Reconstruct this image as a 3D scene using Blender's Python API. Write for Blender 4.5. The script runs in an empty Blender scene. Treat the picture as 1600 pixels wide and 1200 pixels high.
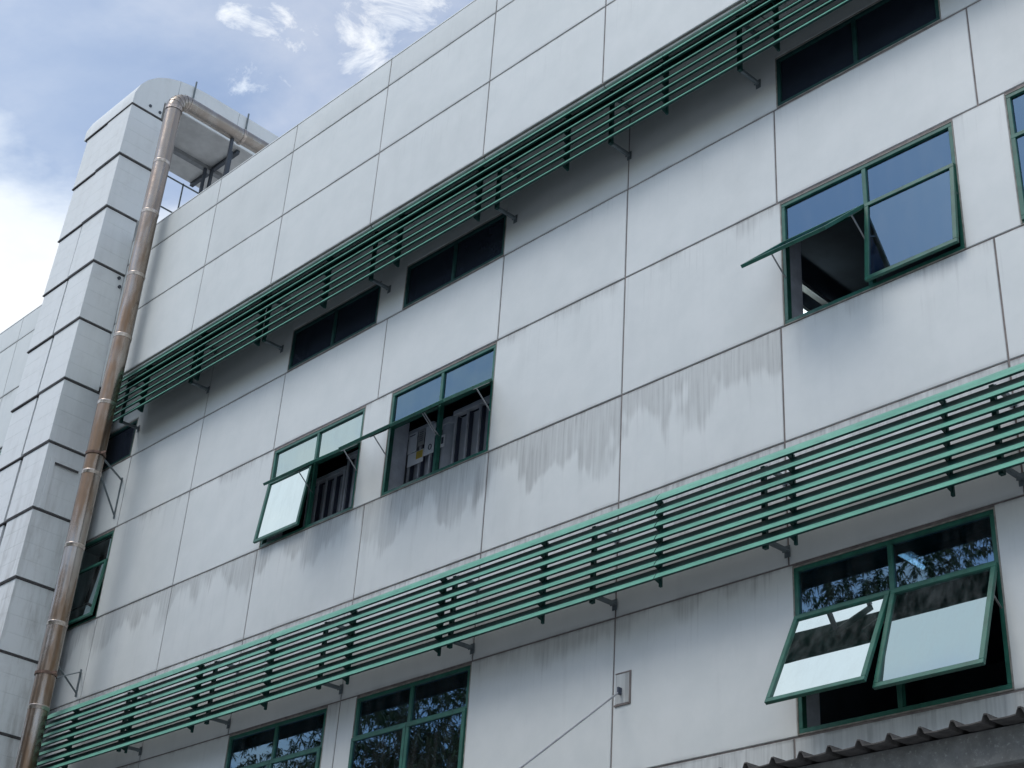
import bpy, math, random
from mathutils import Vector, Matrix
random.seed(7)
SC = bpy.context.scene
COL = SC.collection

# ------------------------------------------------------------------ camera
CAM = Vector((8.9704, -9.75, 1.6))
cd = bpy.data.cameras.new("camera"); co = bpy.data.objects.new("camera", cd); COL.objects.link(co)
cd.sensor_width = 36.0; cd.lens = 53.4286; cd.clip_start = 0.1; cd.clip_end = 5000
rt = Vector((0.7017319, 0.7097481, 0.0618864)); dn = Vector((-0.3219672, 0.3934162, -0.8611386)); fw = Vector((-0.6355387, 0.5843631, 0.5045893))
m = Matrix((( rt.x, -dn.x, -fw.x), (rt.y, -dn.y, -fw.y), (rt.z, -dn.z, -fw.z))).to_4x4()
m.translation = CAM
co.matrix_world = m
SC.camera = co

# ------------------------------------------------------------------ light
SUNV = Vector((-0.12, -0.54, 0.83)).normalized()
EL = math.asin(SUNV.z); AZ = math.atan2(SUNV.x, SUNV.y)
sd = bpy.data.lights.new("sun", 'SUN'); so = bpy.data.objects.new("sun", sd); COL.objects.link(so)
sd.energy = 0.95; sd.angle = math.radians(28); sd.color = (1.0, 0.965, 0.915)
so.rotation_euler = SUNV.to_track_quat('Z', 'Y').to_euler(); so.location = (-10, -30, 40)
SC.view_settings.view_transform = 'Standard'; SC.view_settings.look = 'None'
SC.view_settings.gamma = 1; SC.view_settings.use_curve_mapping = False
SC.view_settings.exposure = 0.36

W = bpy.data.worlds.new("World"); SC.world = W; W.use_nodes = True
nt = W.node_tree; nt.nodes.clear()
def N(nt, t, **kw):
    n = nt.nodes.new(t)
    for k, v in kw.items():
        if k == 'inp':
            for a, b in v.items(): n.inputs[a].default_value = b
        else: setattr(n, k, v)
    return n
def LK(nt, a, b): nt.links.new(a, b)
def MATH(nt, op, a, b=None, clamp=False):
    n = nt.nodes.new('ShaderNodeMath'); n.operation = op; n.use_clamp = clamp
    for i, v in enumerate((a, b)):
        if v is None: continue
        if isinstance(v, (int, float)): n.inputs[i].default_value = v
        else: nt.links.new(v, n.inputs[i])
    return n.outputs[0]
def MR(nt, v, a, b, c=0.0, d=1.0, smooth=True):
    n = nt.nodes.new('ShaderNodeMapRange')
    if smooth: n.interpolation_type = 'SMOOTHSTEP'
    nt.links.new(v, n.inputs[0])
    for i, q in enumerate((a, b, c, d)):
        if isinstance(q, (int, float)): n.inputs[i + 1].default_value = q
        else: nt.links.new(q, n.inputs[i + 1])
    return n.outputs[0]
def MIX(nt, f, a, b, mode='MIX'):
    n = nt.nodes.new('ShaderNodeMix'); n.data_type = 'RGBA'; n.blend_type = mode
    for s, v in ((0, f), (6, a), (7, b)):
        if isinstance(v, (int, float)): n.inputs[s].default_value = v
        elif isinstance(v, tuple): n.inputs[s].default_value = (*v, 1) if len(v) == 3 else v
        else: nt.links.new(v, n.inputs[s])
    return n.outputs[2]

sky = N(nt, 'ShaderNodeTexSky'); sky.sky_type = 'NISHITA'; sky.sun_disc = False
sky.sun_elevation = EL; sky.sun_rotation = AZ; sky.air_density = 1.0; sky.dust_density = 1.0; sky.ozone_density = 1.6
bg1 = N(nt, 'ShaderNodeBackground', inp={'Strength': 0.15})
LK(nt, sky.outputs[0], bg1.inputs[0])
geo = N(nt, 'ShaderNodeTexCoord'); D = geo.outputs['Generated']
sep = N(nt, 'ShaderNodeSeparateXYZ'); LK(nt, D, sep.inputs[0])
zc = MATH(nt, 'MAXIMUM', sep.outputs[2], 0.03)
zc = MATH(nt, 'ADD', zc, 0.12)
px = MATH(nt, 'DIVIDE', sep.outputs[0], zc); py = MATH(nt, 'DIVIDE', sep.outputs[1], zc)
cmb = N(nt, 'ShaderNodeCombineXYZ'); LK(nt, px, cmb.inputs[0]); LK(nt, py, cmb.inputs[1])
def blob(v, r0, r1):
    d = N(nt, 'ShaderNodeVectorMath', operation='DISTANCE'); LK(nt, D, d.inputs[0]); d.inputs[1].default_value = v
    return MR(nt, d.outputs['Value'], r1, r0)
nz = N(nt, 'ShaderNodeTexNoise', inp={'Scale': 2.6, 'Detail': 9.0, 'Roughness': 0.58, 'Distortion': 0.25}); LK(nt, cmb.outputs[0], nz.inputs['Vector'])
nf = N(nt, 'ShaderNodeTexNoise', inp={'Scale': 17.0, 'Detail': 9.0, 'Roughness': 0.66, 'Distortion': 0.6}); LK(nt, cmb.outputs[0], nf.inputs['Vector'])
nb = N(nt, 'ShaderNodeTexNoise', inp={'Scale': 0.9, 'Detail': 3.0}); LK(nt, cmb.outputs[0], nb.inputs['Vector'])
# wide cloud field over the whole sky: breaks open where the broad noise is low
field = MATH(nt, 'ADD', MATH(nt, 'MULTIPLY', nz.outputs[0], 0.75), MATH(nt, 'MULTIPLY', nb.outputs[0], 0.55))
# the open blue patch over the roof and the cloud bank beside the shaft
hole = blob((-0.66, 0.33, 0.665), 0.10, 0.36)
bank = MATH(nt, 'MAXIMUM', blob((-0.80, 0.32, 0.51), 0.07, 0.24), blob((-0.79, 0.27, 0.56), 0.04, 0.11))
hole2 = blob((-0.40, -0.62, 0.675), 0.14, 0.32)
bank2 = MATH(nt, 'MAXIMUM', blob((-0.44, -0.20, 0.875), 0.10, 0.32), blob((-0.75, -0.38, 0.54), 0.06, 0.20))
field = MATH(nt, 'SUBTRACT', field, MATH(nt, 'MULTIPLY', MATH(nt, 'MAXIMUM', hole, MATH(nt, 'MULTIPLY', hole2, 1.5)), 0.46))
field = MATH(nt, 'ADD', field, MATH(nt, 'MULTIPLY', bank2, 0.30))
field = MATH(nt, 'ADD', field, MATH(nt, 'MULTIPLY', bank, 0.46))
cl1 = MR(nt, field, 0.56, 0.80)
# thin veil everywhere
veil = MATH(nt, 'ADD', MATH(nt, 'MULTIPLY', MR(nt, nz.outputs[0], 0.30, 0.70), 0.38), 0.06)
veil = MATH(nt, 'MULTIPLY', veil, MATH(nt, 'SUBTRACT', 1.0, MATH(nt, 'MULTIPLY', hole2, 0.7)))
veil = MATH(nt, 'ADD', veil, MATH(nt, 'MULTIPLY', blob((-0.745, 0.26, 0.615), 0.02, 0.20), 0.22))
puffs = None
for v, a, b in (((-0.6437, 0.3666, 0.6717), .010, .042), ((-0.6366, 0.3819, 0.6699), .008, .030), ((-0.6019, 0.4148, 0.6824), .022, .062),
                ((-0.582, 0.429, 0.6908), .014, .056), ((-0.6642, 0.3792, 0.6442), .010, .042), ((-0.6544, 0.3442, 0.6733), .006, .030)):
    q = blob(v, a, b); puffs = q if puffs is None else MATH(nt, 'MAXIMUM', puffs, q)
pf = MATH(nt, 'ADD', MATH(nt, 'MULTIPLY', nf.outputs[0], 1.0), MATH(nt, 'MULTIPLY', MATH(nt, 'SUBTRACT', puffs, 1.0), 0.34))
cl2 = MR(nt, pf, 0.34, 0.70)
cl = MATH(nt, 'MAXIMUM', MATH(nt, 'MAXIMUM', cl1, cl2), veil, True)
shade = MR(nt, nz.outputs[0], 0.35, 0.75, 0.0, 1.0)
ccol = MIX(nt, shade, (0.78, 0.87, 0.98), (1.0, 1.0, 1.0))
bg2 = N(nt, 'ShaderNodeBackground', inp={'Strength': 0.86}); LK(nt, ccol, bg2.inputs[0])
ms = N(nt, 'ShaderNodeMixShader'); LK(nt, cl, ms.inputs[0]); LK(nt, bg1.outputs[0], ms.inputs[1]); LK(nt, bg2.outputs[0], ms.inputs[2])
wo = N(nt, 'ShaderNodeOutputWorld'); LK(nt, ms.outputs[0], wo.inputs[0])

# ------------------------------------------------------------------ materials
def mat(name, col, rough=0.5, metal=0.0, spec=0.5, noise=None, bump=0.0, bscale=30.0, vary=0.15, nscale=4.0):
    mm = bpy.data.materials.new(name); mm.use_nodes = True; t = mm.node_tree
    b = t.nodes['Principled BSDF']
    b.inputs['Roughness'].default_value = rough; b.inputs['Metallic'].default_value = metal
    b.inputs['Specular IOR Level'].default_value = spec
    g = N(t, 'ShaderNodeNewGeometry')
    n = N(t, 'ShaderNodeTexNoise', inp={'Scale': nscale, 'Detail': 6.0, 'Roughness': 0.6}); LK(t, g.outputs['Position'], n.inputs['Vector'])
    f = MR(t, n.outputs[0], 0.3, 0.7)
    lo = tuple(c * (1 - vary) for c in col); hi = tuple(min(1, c * (1 + vary)) for c in col)
    LK(t, MIX(t, f, lo, hi), b.inputs['Base Color'])
    if bump:
        n2 = N(t, 'ShaderNodeTexNoise', inp={'Scale': bscale, 'Detail': 4.0}); LK(t, g.outputs['Position'], n2.inputs['Vector'])
        bp = N(t, 'ShaderNodeBump', inp={'Strength': bump, 'Distance': 0.01}); LK(t, n2.outputs[0], bp.inputs['Height']); LK(t, bp.outputs[0], b.inputs['Normal'])
    return mm

def panel_material():
    mm = bpy.data.materials.new("painted_panel"); mm.use_nodes = True; t = mm.node_tree
    b = t.nodes['Principled BSDF']; b.inputs['Roughness'].default_value = 0.42; b.inputs['Specular IOR Level'].default_value = 0.4
    g = N(t, 'ShaderNodeNewGeometry'); tc = N(t, 'ShaderNodeTexCoord')
    at = N(t, 'ShaderNodeAttribute', attribute_type='OBJECT', attribute_name='stain'); ST = at.outputs['Fac']
    ah = N(t, 'ShaderNodeAttribute', attribute_type='OBJECT', attribute_name='height'); HT = ah.outputs['Fac']
    so_ = N(t, 'ShaderNodeSeparateXYZ'); LK(t, tc.outputs['Object'], so_.inputs[0])
    d = MATH(t, 'MULTIPLY', so_.outputs[2], -1.0)
    def stretched(sx, sz, scale, det=4.0, rough=.55):
        mp = N(t, 'ShaderNodeMapping'); mp.inputs['Scale'].default_value = (sx, sx, sz); LK(t, g.outputs['Position'], mp.inputs['Vector'])
        n = N(t, 'ShaderNodeTexNoise', inp={'Scale': scale, 'Detail': det, 'Roughness': rough}); LK(t, mp.outputs[0], n.inputs['Vector'])
        return n.outputs[0]
    low = stretched(1.0, 0.45, 1.5, 3.0); mid = stretched(1, .10, 7.0, 4.0); fine = stretched(1, .04, 30.0, 3.0); cloud = stretched(1, 1, 2.2, 7.0, .62)
    # ragged wash line below the joint
    L = MATH(t, 'MULTIPLY', ST, MATH(t, 'ADD', MATH(t, 'MULTIPLY', MR(t, low, .34, .68), 1.0), MATH(t, 'ADD', MATH(t, 'MULTIPLY', mid, .60), MATH(t, 'MULTIPLY', fine, .35))))
    L = MATH(t, 'SUBTRACT', L, 0.14)
    m1 = MR(t, MATH(t, 'SUBTRACT', L, d), -0.05, 0.17)
    m1 = MATH(t, 'MULTIPLY', m1, MR(t, fine, .30, .62, .55, 1.0))
    m1 = MATH(t, 'MULTIPLY', m1, MR(t, cloud, .25, .65, .55, 1.0))
    # vertical run marks
    s = MR(t, mid, .53, .72); fall = MR(t, d, 0.0, 1.5, 1.0, 0.15)
    m2 = MATH(t, 'MULTIPLY', MATH(t, 'MULTIPLY', s, fall), MATH(t, 'ADD', MATH(t, 'MULTIPLY', ST, .75), .05))
    s3 = MR(t, fine, .56, .70); m3 = MATH(t, 'MULTIPLY', MATH(t, 'MULTIPLY', s3, MR(t, d, 0.0, .75, 1.0, 0.0)), MATH(t, 'ADD', MATH(t, 'MULTIPLY', ST, .6), .16))
    # thin dirt line right under the joint and above the lower one
    top = MATH(t, 'MULTIPLY', MR(t, d, 0.0, .035, .45, 0.0), MR(t, mid, .35, .6))
    lb = MATH(t, 'SUBTRACT', HT, d); bot = MATH(t, 'MULTIPLY', MR(t, lb, 0.0, .05, .35, 0.0), MR(t, low, .4, .6))
    dirt = MATH(t, 'ADD', MATH(t, 'MULTIPLY', m1, .50), MATH(t, 'MULTIPLY', m2, .38)); dirt = MATH(t, 'ADD', dirt, MATH(t, 'MULTIPLY', m3, .5))
    dirt = MATH(t, 'ADD', dirt, MATH(t, 'ADD', top, bot)); blotch = stretched(1, .55, .9, 6.0, .6); dirt = MATH(t, 'ADD', dirt, MATH(t, 'MULTIPLY', MR(t, blotch, .48, .72), .09))
    tn = N(t, 'ShaderNodeAttribute', attribute_type='OBJECT', attribute_name='tone'); dirt = MATH(t, 'ADD', dirt, tn.outputs['Fac'])
    dirt = MATH(t, 'MINIMUM', dirt, 0.9)
    base = MIX(t, MR(t, cloud, .3, .7), (0.640, 0.670, 0.652), (0.692, 0.716, 0.696))
    col = MIX(t, dirt, base, (0.29, 0.30, 0.295))
    LK(t, col, b.inputs['Base Color'])
    LK(t, MATH(t, 'ADD', MATH(t, 'MULTIPLY', dirt, .35), .38), b.inputs['Roughness'])
    n2 = N(t, 'ShaderNodeTexNoise', inp={'Scale': 1.7, 'Detail': 2.0}); LK(t, g.outputs['Position'], n2.inputs['Vector'])
    n3 = N(t, 'ShaderNodeTexNoise', inp={'Scale': 260.0, 'Detail': 2.0}); LK(t, g.outputs['Position'], n3.inputs['Vector'])
    b1 = N(t, 'ShaderNodeBump', inp={'Strength': .16, 'Distance': .02}); LK(t, n2.outputs[0], b1.inputs['Height'])
    b2 = N(t, 'ShaderNodeBump', inp={'Strength': .10, 'Distance': .002}); LK(t, n3.outputs[0], b2.inputs['Height']); LK(t, b1.outputs[0], b2.inputs['Normal'])
    LK(t, b2.outputs[0], b.inputs['Normal'])
    return mm
M = {}
M['panel'] = panel_material()

def shaft_material():
    mm = bpy.data.materials.new("shaft_cladding"); mm.use_nodes = True; t = mm.node_tree
    b = t.nodes['Principled BSDF']; b.inputs['Roughness'].default_value = 0.5
    g = N(t, 'ShaderNodeNewGeometry')
    mp = N(t, 'ShaderNodeMapping'); mp.inputs['Scale'].default_value = (1, 1, .15); LK(t, g.outputs['Position'], mp.inputs['Vector'])
    n = N(t, 'ShaderNodeTexNoise', inp={'Scale': 6.0, 'Detail': 7.0, 'Roughness': .65}); LK(t, mp.outputs[0], n.inputs['Vector'])
    n2 = N(t, 'ShaderNodeTexNoise', inp={'Scale': 3.0, 'Detail': 8.0, 'Roughness': .65}); LK(t, g.outputs['Position'], n2.inputs['Vector'])
    sp = N(t, 'ShaderNodeSeparateXYZ'); LK(t, g.outputs['Position'], sp.inputs[0])
    wear = MR(t, sp.outputs[2], 13.0, 8.5, 0.12, 0.75)       # grime that has gathered on the lowest tiers
    f = MATH(t, 'MULTIPLY', MR(t, n.outputs[0], .42, .72), wear)
    f = MATH(t, 'ADD', f, MATH(t, 'MULTIPLY', MR(t, n2.outputs[0], .5, .8), .25), True)
    LK(t, MIX(t, f, (0.74, 0.76, 0.75), (0.40, 0.395, 0.37)), b.inputs['Base Color'])
    bb = N(t, 'ShaderNodeBump', inp={'Strength': .2, 'Distance': .01}); LK(t, n2.outputs[0], bb.inputs['Height']); LK(t, bb.outputs[0], b.inputs['Normal'])
    return mm
M['shaft'] = shaft_material()

def pipe_material():
    mm = bpy.data.materials.new("weathered_steel_duct"); mm.use_nodes = True; t = mm.node_tree
    b = t.nodes['Principled BSDF']; b.inputs['Metallic'].default_value = 0.85
    g = N(t, 'ShaderNodeNewGeometry')
    mp = N(t, 'ShaderNodeMapping'); mp.inputs['Scale'].default_value = (1, 1, .18); LK(t, g.outputs['Position'], mp.inputs['Vector'])
    n = N(t, 'ShaderNodeTexNoise', inp={'Scale': 6.0, 'Detail': 6.0, 'Roughness': .55}); LK(t, mp.outputs[0], n.inputs['Vector'])
    n2 = N(t, 'ShaderNodeTexNoise', inp={'Scale': 60.0, 'Detail': 6.0, 'Roughness': .7}); LK(t, g.outputs['Position'], n2.inputs['Vector'])
    n3 = N(t, 'ShaderNodeTexNoise', inp={'Scale': 1.1, 'Detail': 4.0}); LK(t, g.outputs['Position'], n3.inputs['Vector'])
    sp = N(t, 'ShaderNodeSeparateXYZ'); LK(t, g.outputs['Position'], sp.inputs[0])
    low = MR(t, sp.outputs[2], 18.5, 13.5, .30, 1.0)         # the lower lengths are browner with tarnish
    f = MATH(t, 'MULTIPLY', MR(t, n.outputs[0], .28, .62), low)
    c = MIX(t, f, (0.38, 0.35, 0.315), (0.205, 0.135, 0.085))
    c = MIX(t, MATH(t, 'MULTIPLY', MR(t, n2.outputs[0], .55, .75), .22), c, (0.11, 0.08, 0.065))
    c = MIX(t, MATH(t, 'MULTIPLY', MR(t, n3.outputs[0], .5, .7), .25), c, (0.38, 0.25, 0.17))
    LK(t, c, b.inputs['Base Color'])
    LK(t, MR(t, n.outputs[0], .3, .7, .22, .34), b.inputs['Roughness'])
    n4 = N(t, 'ShaderNodeTexNoise', inp={'Scale': 7.0, 'Detail': 3.0}); LK(t, g.outputs['Position'], n4.inputs['Vector'])
    bb = N(t, 'ShaderNodeBump', inp={'Strength': .20, 'Distance': .02}); LK(t, n4.outputs[0], bb.inputs['Height']); LK(t, bb.outputs[0], b.inputs['Normal'])
    return mm
M['pipe'] = pipe_material()
M['collar'] = mat('duct_collar', (0.44, 0.38, 0.33), .30, .9, nscale=20, vary=.3, bump=.3)
M['clamp'] = mat('rusty_clamp', (0.16, 0.10, 0.075), .7, .3, nscale=20, vary=.4)
M['joint'] = mat('joint_sealant', (0.19, 0.165, 0.155), .8, nscale=10, vary=.25)
M['joint2'] = mat('window_sealant', (0.26, 0.25, 0.22), .75, nscale=12, vary=.3)
M['core'] = mat('concrete_core', (0.20, 0.20, 0.20), .85, nscale=3)
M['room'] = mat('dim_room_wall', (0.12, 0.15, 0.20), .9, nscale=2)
M['jamb'] = mat('plastered_jamb', (0.62, 0.65, 0.70), .85, nscale=5)
M['seam'] = mat('dark_shaft_seam', (0.075, 0.07, 0.07), .8, nscale=10, vary=.3)
M['green'] = mat('green_window_paint', (0.024, 0.120, 0.085), .36, nscale=9, vary=.22)
M['greend'] = mat('dark_green_steel_and_shade', (0.014, 0.058, 0.052), .55, 0, .25, nscale=6, vary=.25)
M['zinc'] = mat('grey_painted_steel', (0.16, 0.19, 0.20), .5, .3, nscale=10)
M['stay'] = mat('stay_metal', (0.42, 0.43, 0.43), .35, .8, nscale=20)
M['roofsheet'] = mat('weathered_corrugated_sheet', (0.075, 0.07, 0.066), .85, nscale=14, vary=.35, bump=.4)
M['lichen'] = None
def gutter_material():
    mm = mat('mottled_grey_gutter', (0.15, 0.155, 0.15), .85, nscale=7, vary=.25, bump=.5, bscale=60); t = mm.node_tree
    b = t.nodes['Principled BSDF']; src = b.inputs['Base Color'].links[0].from_socket
    g = N(t, 'ShaderNodeNewGeometry'); n = N(t, 'ShaderNodeTexNoise', inp={'Scale': 38.0, 'Detail': 5.0, 'Roughness': .7}); LK(t, g.outputs['Position'], n.inputs['Vector'])
    LK(t, MIX(t, MR(t, n.outputs[0], .54, .72), src, (0.27, 0.28, 0.27)), b.inputs['Base Color'])
    return mm
M['gutter'] = gutter_material()
M['roofing'] = mat('pale_roof_coating', (0.62, 0.62, 0.60), .7, nscale=2)
M['soffit'] = mat('soffit_sheet', (0.55, 0.55, 0.53), .6, nscale=3, vary=.12)
M['beam'] = mat('canopy_beam', (0.22, 0.23, 0.235), .6, nscale=6)
M['post'] = mat('dark_roof_post', (0.055, 0.065, 0.08), .5, .2, nscale=8)
M['yard'] = mat('unseen_pale_yard_ground', (0.30, 0.31, 0.32), .9, nscale=2, vary=.25, bump=.5)  # unseen ground, kept pale to bounce fill light up under the soffit
M['intmetal'] = mat('interior_metal_sheet', (0.46, 0.49, 0.53), .5, .0, nscale=3)
M['intrail'] = mat('interior_rail', (0.55, 0.57, 0.60), .4, .0, nscale=5)
M['paper'] = mat('glossy_white_paper', (0.92, 0.94, 0.97), .06, 0, 1.0, nscale=3, vary=.05)
M['paperg'] = mat('grey_paper', (0.42, 0.43, 0.42), .4, nscale=3)
M['yellow'] = mat('yellow_print', (0.55, 0.40, 0.06), .4)
M['ink'] = mat('dark_ink_and_shade', (0.05, 0.06, 0.09), .5)
M['cable'] = mat('grey_cable', (0.33, 0.34, 0.36), .5)
M['bark'] = mat('tree_bark', (0.085, 0.07, 0.055), .9, nscale=9, vary=.35, bump=.6)
M['wallb'] = mat('neighbour_wall', (0.22, 0.22, 0.21), .85, nscale=1.5)

def louver_material():
    mm = mat('light_green_louvre_paint', (0.145, 0.40, 0.30), .36, nscale=3, vary=.10); t = mm.node_tree
    b = t.nodes['Principled BSDF']; src = b.inputs['Base Color'].links[0].from_socket
    g = N(t, 'ShaderNodeNewGeometry'); mp = N(t, 'ShaderNodeMapping'); mp.inputs['Scale'].default_value = (1, 8, 8); LK(t, g.outputs['Position'], mp.inputs['Vector'])
    n = N(t, 'ShaderNodeTexNoise', inp={'Scale': 5.0, 'Detail': 7.0, 'Roughness': .7}); LK(t, mp.outputs[0], n.inputs['Vector'])
    LK(t, MIX(t, MATH(t, 'MULTIPLY', MR(t, n.outputs[0], .46, .70), .60), src, (0.09, 0.20, 0.165)), b.inputs['Base Color'])
    return mm
M['louver'] = louver_material()

def glass_material(name, refl, tint, trans, dust=.06):
    mm = bpy.data.materials.new(name); mm.use_nodes = True; t = mm.node_tree; t.nodes.clear()
    o = N(t, 'ShaderNodeOutputMaterial'); g = N(t, 'ShaderNodeNewGeometry')
    gl = N(t, 'ShaderNodeBsdfGlossy', inp={'Roughness': .012, 'Color': (*tint, 1)})
    tr = N(t, 'ShaderNodeBsdfTransparent', inp={'Color': (*trans, 1)})
    df = N(t, 'ShaderNodeBsdfDiffuse', inp={'Color': (.42, .45, .45, 1)})
    fr = N(t, 'ShaderNodeFresnel', inp={'IOR': 1.5})
    f = MATH(t, 'ADD', MATH(t, 'MULTIPLY', fr.outputs[0], 1 - refl), refl, True)
    m1 = N(t, 'ShaderNodeMixShader'); LK(t, f, m1.inputs[0]); LK(t, tr.outputs[0], m1.inputs[1]); LK(t, gl.outputs[0], m1.inputs[2])
    mp = N(t, 'ShaderNodeMapping'); mp.inputs['Scale'].default_value = (1, 1, .22); LK(t, g.outputs['Position'], mp.inputs['Vector'])
    n = N(t, 'ShaderNodeTexNoise', inp={'Scale': 9.0, 'Detail': 6.0, 'Roughness': .65}); LK(t, mp.outputs[0], n.inputs['Vector'])
    m2 = N(t, 'ShaderNodeMixShader'); LK(t, MR(t, n.outputs[0], .35, .75, 0.0, dust), m2.inputs[0]); LK(t, m1.outputs[0], m2.inputs[1]); LK(t, df.outputs[0], m2.inputs[2])
    n2 = N(t, 'ShaderNodeTexNoise', inp={'Scale': 2.0, 'Detail': 1.0}); LK(t, g.outputs['Position'], n2.inputs['Vector'])
    bb = N(t, 'ShaderNodeBump', inp={'Strength': .12, 'Distance': .01}); LK(t, n2.outputs[0], bb.inputs['Height']); LK(t, bb.outputs[0], gl.inputs['Normal'])
    LK(t, m2.outputs[0], o.inputs[0])
    return mm
M['glass'] = glass_material('tinted_window_glass', .20, (.44, .72, .98), (.14, .20, .26), .06)
M['glassd'] = mat('dark_blue_clerestory_pane', (.020, .026, .038), .10, 0, .5, vary=.1)  # opaque navy colour stands in for the unlit room and dark reflections
M['glasss'] = glass_material('bright_mirror_glass', .74, (.90, 1.0, .98), (.16, .2, .2), .10)
M['glassl'] = glass_material('reflective_sash_glass', .46, (.76, .96, .99), (.22, .27, .27), .12)

def emit_mat(name, col, s):
    mm = bpy.data.materials.new(name); mm.use_nodes = True; t = mm.node_tree; t.nodes.clear()
    o = N(t, 'ShaderNodeOutputMaterial'); e = N(t, 'ShaderNodeEmission', inp={'Color': (*col, 1), 'Strength': s}); LK(t, e.outputs[0], o.inputs[0]); return mm
M['tube'] = emit_mat('fluorescent_tube_glow', (.85, 1.0, .96), 9.0)

def leaf_material():
    mm = bpy.data.materials.new('mango_leaves'); mm.use_nodes = True; t = mm.node_tree
    b = t.nodes['Principled BSDF']; b.inputs['Roughness'].default_value = .45
    g = N(t, 'ShaderNodeNewGeometry')
    n = N(t, 'ShaderNodeTexNoise', inp={'Scale': .8, 'Detail': 5.0}); LK(t, g.outputs['Position'], n.inputs['Vector'])
    n2 = N(t, 'ShaderNodeTexNoise', inp={'Scale': 9.0, 'Detail': 2.0}); LK(t, g.outputs['Position'], n2.inputs['Vector'])
    f = MATH(t, 'ADD', MATH(t, 'MULTIPLY', n.outputs[0], .6), MATH(t, 'MULTIPLY', n2.outputs[0], .4))
    LK(t, MIX(t, MR(t, f, .38, .62), (.035, .075, .02), (.10, .16, .045)), b.inputs['Base Color'])
    return mm
M['leaf'] = leaf_material()

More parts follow.
